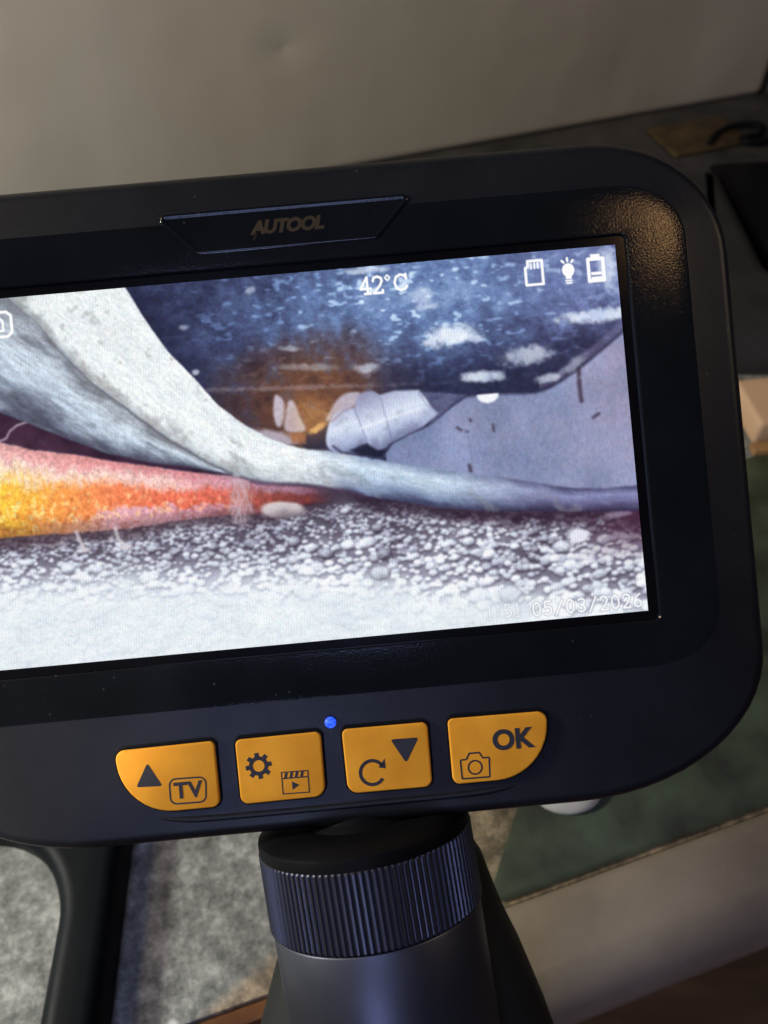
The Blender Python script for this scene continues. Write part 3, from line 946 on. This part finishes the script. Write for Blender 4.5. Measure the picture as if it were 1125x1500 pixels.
# dark strip below the cable and maroon corner
dk = (1 - sstep(4, 34, Vv - C_BOT + (N20 - .5) * 24)) * (Vv > C_BOT - 3) * sstep(470, 560, U)
put(dk * .85, mixc(U, (480, rgb(40, 26, 40)), (960, rgb(44, 24, 44))))
cor = sstep(820, 960, U) * (1 - sstep(405, 480, Vv)) * (Vv > C_BOT) * (1 - .7 * sstep(.55, .65, N20))
put(cor * .75, rgb(74, 40, 62))
put(blob(868, 421, 15, 10, .25), rgb(226, 226, 240))
put(blob(930, 395, 18, 5, .5, 0, (N8 - .5)) * .6, rgb(176, 160, 190))
# shadow under the red cable
shd = (1 - sstep(2, 26, Vv - RED_B + (N20 - .5) * 22)) * (Vv > RED_B - 2) * (1 - sstep(430, 540, U))
put(shd * .72, rgb(58, 36, 46))

# red and amber cable
rt = np.where(U < 369, GAP_B, np.maximum(GAP_B, C_BOT - 2))
t = np.clip((Vv - rt) / np.maximum(RED_B - rt, 4), 0, 1)
tn = t + (N20 - .5) * .22 + (N50 - .5) * .30 + (vnoise(5, .5, 3.0, seed=61, octaves=2) - .5) * .16
Ux = U + (N50 - .5) * 70
core = mixc(Ux, (0, rgb(252, 208, 78)), (40, rgb(250, 190, 66)), (95, rgb(246, 160, 74)), (180, rgb(240, 138, 84)), (290, rgb(226, 110, 84)), (360, rgb(204, 100, 84)), (420, rgb(136, 66, 56)), (500, rgb(84, 36, 46)))
topc = mixc(Ux, (0, rgb(228, 176, 174)), (150, rgb(222, 152, 150)), (300, rgb(212, 140, 146)), (400, rgb(186, 140, 160)), (500, rgb(90, 50, 66)))
botc = mixc(Ux, (0, rgb(244, 166, 64)), (110, rgb(236, 160, 100)), (200, rgb(226, 170, 176)), (330, rgb(212, 152, 170)), (410, rgb(140, 80, 84)), (500, rgb(70, 32, 42)))
midw = 1 - sstep(.02, .20, np.abs(tn - .29 + .06 * sstep(100, 350, U)))
red = topc * (1 - sstep(.16, .44, tn))[..., None] + core * sstep(.16, .44, tn)[..., None]
edge = sstep(.86, .95, tn + .20 * sstep(.45, .6, N50) * sstep(120, 200, U))[..., None]
red = red * (1 - edge) + botc * edge
mw = (midw * .55 * (1 - sstep(250, 380, U)))[..., None]
red = red * (1 - mw) + rgb(246, 236, 228) * mw
spark = (sstep(.56, .74, vnoise(6, seed=31, octaves=2)) * sstep(.4, .6, tn) * (1 - sstep(.9, 1, tn)) * (1 - sstep(330, 420, U)))[..., None]
red = red * (1 - spark * .65) + mixc(U, (0, rgb(255, 246, 170)), (180, rgb(255, 214, 150)), (400, rgb(250, 170, 150))) * spark * .65
dark_s = (sstep(.58, .75, vnoise(7, seed=33, octaves=2)) * sstep(.45, .6, tn))[..., None]
red = red * (1 - dark_s * .28) + rgb(150, 60, 24) * dark_s * .28
red = red * (1 + ((N4 - .5) * .3 + (FINE - .5) * .15)[..., None])
rm = sstep(-1.5, 1.5, Vv - rt + (N8 - .5) * 4) * (1 - sstep(-1.5, 1.5, Vv - RED_B + (N8 - .5) * 4)) * (1 - sstep(470, 530, U))
red = red * (1.05 - .30 * sstep(.72, 1.0, t) - .10 * (1 - sstep(0, .12, t)))[..., None]
put(rm, np.clip(red, 0, 1))
# gap
gm_ = sstep(-2, 2, Vv - GAP_T + J * .4) * (1 - sstep(-2, 2, Vv - GAP_B + J * .6)) * (U < 372)
put(gm_, mixc(np.clip(N20 + (Vv - GAP_T) / 120, 0, 1), (0, rgb(34, 18, 32)), (1, rgb(74, 44, 66))))
put(line_mask([(10, 214), (34, 208), (46, 204), (52, 194), (64, 186), (82, 182)], 2.6, 1.4) * .8, rgb(206, 190, 204))
# grey under-cable
t = np.clip((Vv - GROOVE) / np.maximum(GAP_T - GROOVE, 6), 0, 1)
tn = t + (vnoise(26, 2.2, .8, seed=41, angle=.6) - .5) * .55
under = mixc(np.clip(tn, 0, 1), (0, rgb(128, 132, 142)), (.14, rgb(168, 176, 188)), (.4, rgb(204, 217, 230)), (.66, rgb(184, 198, 214)), (.84, rgb(134, 144, 162)), (1, rgb(84, 86, 104)))
dirt = (sstep(.54, .72, vnoise(30, 2.4, .7, seed=42, angle=.62)) * .55)[..., None]
under = under * (1 - dirt) + rgb(92, 98, 112) * dirt
under = under * (1 + ((N4 - .5) * .12 + (vnoise(3, 5, .9, seed=73, octaves=3, angle=.62) - .5) * .36)[..., None])
um = sstep(-2, 2, Vv - GROOVE) * (1 - sstep(-2, 2, Vv - GAP_T + J * .4)) * (U < 369)
put(um, np.clip(under, 0, 1))
# white cable
lowb = np.where(U < 369, GROOVE, C_BOT)
t = np.clip((Vv - C_TOP) / np.maximum(lowb - C_TOP, 4), 0, 1)
t = np.where(U < 369, np.maximum(np.clip(1 - (GROOVE - Vv) / 70, 0, 1) ** 1.5, .3 * (1 - sstep(0, 30, Vv - C_TOP)) * 0 + .3), t)
t = np.where(U < 369, t, t) 
wl = t + (vnoise(40, 2, .7, seed=51, angle=.7) - .5) * .35
white = mixc(np.clip(wl, 0, 1), (0, rgb(222, 230, 236)), (.15, rgb(238, 243, 245)), (.6, rgb(236, 242, 245)), (.85, rgb(204, 212, 218)), (1, rgb(164, 172, 182)))
blue = mixc(np.clip(wl, 0, 1), (0, rgb(136, 152, 182)), (.25, rgb(202, 219, 236)), (.5, rgb(184, 203, 226)), (.8, rgb(122, 138, 170)), (1, rgb(64, 68, 98)))
purp = mixc(np.clip(wl, 0, 1), (0, rgb(84, 82, 118)), (.3, rgb(134, 138, 180)), (.6, rgb(108, 106, 146)), (1, rgb(52, 44, 74)))
k1 = sstep(430, 600, U + (N50 - .5) * 120)[..., None]; k2 = sstep(640, 880, U)[..., None]
cab_c = white * (1 - k1) + blue * k1
cab_c = cab_c * (1 - k2) + purp * k2
gd = (sstep(.58, .72, vnoise(24, 1.8, .7, seed=52, angle=.75)) * .42 * sstep(.2, .6, t))[..., None]
cab_c = cab_c * (1 - gd) + rgb(142, 148, 150) * gd
spk = (sstep(.70, .80, vnoise(11, seed=53, octaves=2)) * sstep(.1, .3, t) * (U < 420))[..., None] * (N50 > .5)[..., None]
cab_c = cab_c * (1 - spk * .3) + rgb(138, 144, 138) * spk * .3
FIB = vnoise(2.6, 5, .8, seed=71, octaves=3, angle=.85)
FIB2 = vnoise(2.6, 6, .8, seed=72, octaves=3, angle=.2)
cab_c = cab_c * (1 + (np.where(U < 400, FIB, FIB2) - .5)[..., None] * np.array([.20, .17, .14]))
cab_c = cab_c * (1 + ((N4 - .5) * .07 + (NS - .5) * .16 * sstep(350, 480, U))[..., None])
cm = sstep(-1.6, 1.6, Vv - C_TOP + (N8 - .5) * 3) * (1 - sstep(-2, 2, Vv - lowb + J * .5))
put(cm, np.clip(cab_c, 0, 1))
# dirty groove
gz = (1 - sstep(2, 26, np.abs(Vv - GROOVE + 6 + (N20 - .5) * 40))) * (U < 380) * sstep(.25, .75, N20 * .6 + N8 * .4)
put(gz * .5, mixc(N8, (0, rgb(92, 90, 94)), (1, rgb(160, 158, 156))))
put((1 - sstep(1, 4, np.abs(Vv - GROOVE + J))) * (U < 372) * sstep(90, 200, U) * .45, rgb(84, 84, 96))
put((1 - sstep(1, 5, np.abs(Vv - C_BOT + J))) * (U > 380) * (U < 560) * .6, rgb(70, 50, 76))
# binding strands and a pale pebble
for k in range(9):
    x0 = 366 + k * 3.4
    put(line_mask([(x0, 292 + k * .6), (x0 + 6 * math.sin(k * 2.1), 318), (x0 + 11 * math.sin(k * 1.3) - 3, 350 + 9 * math.sin(k * 1.7))], 1.4 + 1.6 * abs(math.sin(k * 2.7)), 1.4) * (.3 + .3 * abs(math.sin(k * 1.9))), rgb(206, 188, 196))
put(blob(376, 326, 17, 32, .5, 0, (N8 - .5)) * .35, rgb(200, 178, 188))
put(blob(438, 344, 32, 12, .22, .1, (N20 - .5) * .3), mixc(np.clip((Vv - 330) / 26 + (N20 - .5) * .4, 0, 1), (0, rgb(222, 212, 210)), (.5, rgb(196, 186, 190)), (1, rgb(120, 108, 118))))
for P in ([(135, 349), (139, 362), (145, 376)], [(192, 348), (195, 364), (206, 378)]):
    put(line_mask(P, 5, 2.5) * .8, rgb(216, 206, 210))
    put(blob(P[2][0], P[2][1], 10, 4, .5) * .8, rgb(222, 216, 222))

# soft fringe and panel lines
IMG = blur(blur(np.clip(IMG, 0, 1)))
IMG = np.clip(IMG + .22 * (IMG - blur(blur(blur(IMG)))), 0, 1)
vn = np.random.default_rng(77)
IMG *= (1 + (N4 - .5) * .06 + vn.normal(0, .022, U.shape))[..., None]
IMG += blur(vn.normal(0, .02, IMG.shape))

# on-screen signs
WHT = rgb(255, 255, 255)


def osd(mask, k=1.0):
    put(np.clip(mask, 0, 1) * k, WHT)


STK = {
    '0': [[(.5, 0), (.15, .2), (.1, .5), (.15, .8), (.5, 1), (.85, .8), (.9, .5), (.85, .2), (.5, 0)]],
    '1': [[(.25, .18), (.55, 0), (.55, 1)], [(.25, 1), (.85, 1)]],
    '2': [[(.12, .25), (.2, .06), (.5, 0), (.82, .1), (.88, .3), (.7, .55), (.12, 1), (.9, 1), (.92, .85)]],
    '3': [[(.15, .12), (.5, 0), (.85, .15), (.8, .38), (.45, .48), (.85, .6), (.88, .84), (.5, 1), (.12, .88)]],
    '4': [[(.68, 1), (.68, 0), (.1, .7), (.95, .7)], [(.45, 1), (.92, 1)]],
    '5': [[(.85, 0), (.2, 0), (.17, .45), (.5, .36), (.85, .5), (.88, .8), (.5, 1), (.12, .88)]],
    '6': [[(.8, .05), (.35, .25), (.12, .6), (.2, .9), (.5, 1), (.85, .88), (.85, .6), (.5, .46), (.16, .66)]],
    '/': [[(.9, -.05), (.1, 1.05)]],
    ':': [[(.5, .3), (.5, .34)], [(.5, .78), (.5, .82)]],
    'C': [[(.9, .28), (.88, .0)], [(.9, .22), (.72, .04), (.5, 0), (.2, .14), (.08, .5), (.2, .86), (.5, 1), (.8, .92), (.93, .76)]],
    'o': [[(.5, 0), (.1, .5), (.5, 1), (.9, .5), (.5, 0)]],
}


def glyph(ch, x, y, w, h, lw, k=1.0, outline=0):
    for L in STK[ch]:
        P = [(x + a_ * w, y + b_ * h) for a_, b_ in L]
        if outline:
            put(line_mask(P, lw + 2.4, .9) * outline, rgb(120, 126, 150))
        osd(line_mask(P, lw, .7), k)


for ch, x, w in (('4', 579, 18), ('2', 598, 17)):
    glyph(ch, x, 16, w, 24, 3.8)
glyph('o', 617, 15, 9, 8, 2.4)
glyph('C', 630, 16, 21, 23, 3.8)
for k, ch in enumerate('05/03/2026'):
    glyph(ch, 790 + k * 16.6, 513, 13, 20, 2.5, 1.0, .45)
for ch, x in (('1', 720), (':', 733), ('5', 748), ('1', 762)):
    glyph(ch, x, 512, 12, 19, 2.0, .8, .22)
# memory card
osd(line_mask([(829, 13), (850, 13), (850, 48), (825, 48), (825, 23), (829, 21)], 4.0, .7, True))
for x in (833.5, 838.5, 843.8):
    osd(line_mask([(x, 17), (x, 24)], 2.8, .7))
# lamp
osd(blob(888, 31, 9.2, 10, .10)); osd(poly_mask([(883, 38), (893, 38), (892, 44), (884, 44)], .7))
osd(line_mask([(883, 46.5), (892, 46.5)], 2.0, .7)); osd(line_mask([(885, 50), (891, 50)], 2.6, .7))
for P in ([(879.5, 17), (882, 19.5)], [(887.6, 13.5), (887.8, 18)], [(896, 17), (893.5, 19.5)]):
    osd(line_mask(P, 3.4, .7))
# battery
osd(line_mask([(918, 18), (940, 18), (940, 50), (918, 50)], 5.2, .7, True)); osd(poly_mask([(922, 11), (936, 11), (936, 17), (922, 17)], .7))
for y0 in (37, 44):
    osd(poly_mask([(921.5, y0), (937, y0), (937, y0 + 4.6), (921.5, y0 + 4.6)], .6))
# camera sign on the left, rounded frame
osd(line_mask([(34, 20), (62, 20), (68.5, 26), (68.5, 50), (62, 56), (34, 56), (28, 50), (28, 26)], 4.2, .8, True))
osd(line_mask([(40, 30), (53, 30), (56, 34), (56, 47), (40, 47)], 3.2, .8, True))

# fine pixel rows of the display
IMG *= (1 + .022 * np.sin(2 * np.pi * (U * .93 + Vv * .06) / 3.7) * sstep(.35, .8, IMG.mean(-1)))[..., None]
IMG = np.clip(IMG, 0, 1)
LIN = np.where(IMG <= .04045, IMG / 12.92, ((IMG + .055) / 1.055) ** 2.4)

nv = GW * GH
co = np.zeros((nv, 3), np.float32)
co[:, 0] = (U.ravel() / 960 - .5) * SWD / 1000
co[:, 1] = .00052
co[:, 2] = (.5 - Vv.ravel() / 540) * SHT / 1000
ii = np.arange(nv).reshape(GH, GW)
quads = np.stack([ii[:-1, :-1], ii[1:, :-1], ii[1:, 1:], ii[:-1, 1:]], -1).reshape(-1, 4).astype(np.int32)
me = bpy.data.meshes.new('display_picture')
me.vertices.add(nv); me.vertices.foreach_set('co', co.ravel())
me.loops.add(quads.size); me.loops.foreach_set('vertex_index', quads.ravel())
me.polygons.add(len(quads)); me.polygons.foreach_set('loop_start', np.arange(0, quads.size, 4, dtype=np.int32))
me.update(calc_edges=True)
ca_ = me.color_attributes.new('picture', 'FLOAT_COLOR', 'POINT')
ca_.data.foreach_set('color', np.concatenate([LIN.reshape(-1, 3), np.ones((nv, 1))], 1).astype(np.float32).ravel())
scr_o = link('lit_screen', me, M_SCREEN, root, False)
scr_o['label'] = 'lit display showing cables and gravel with white status signs'
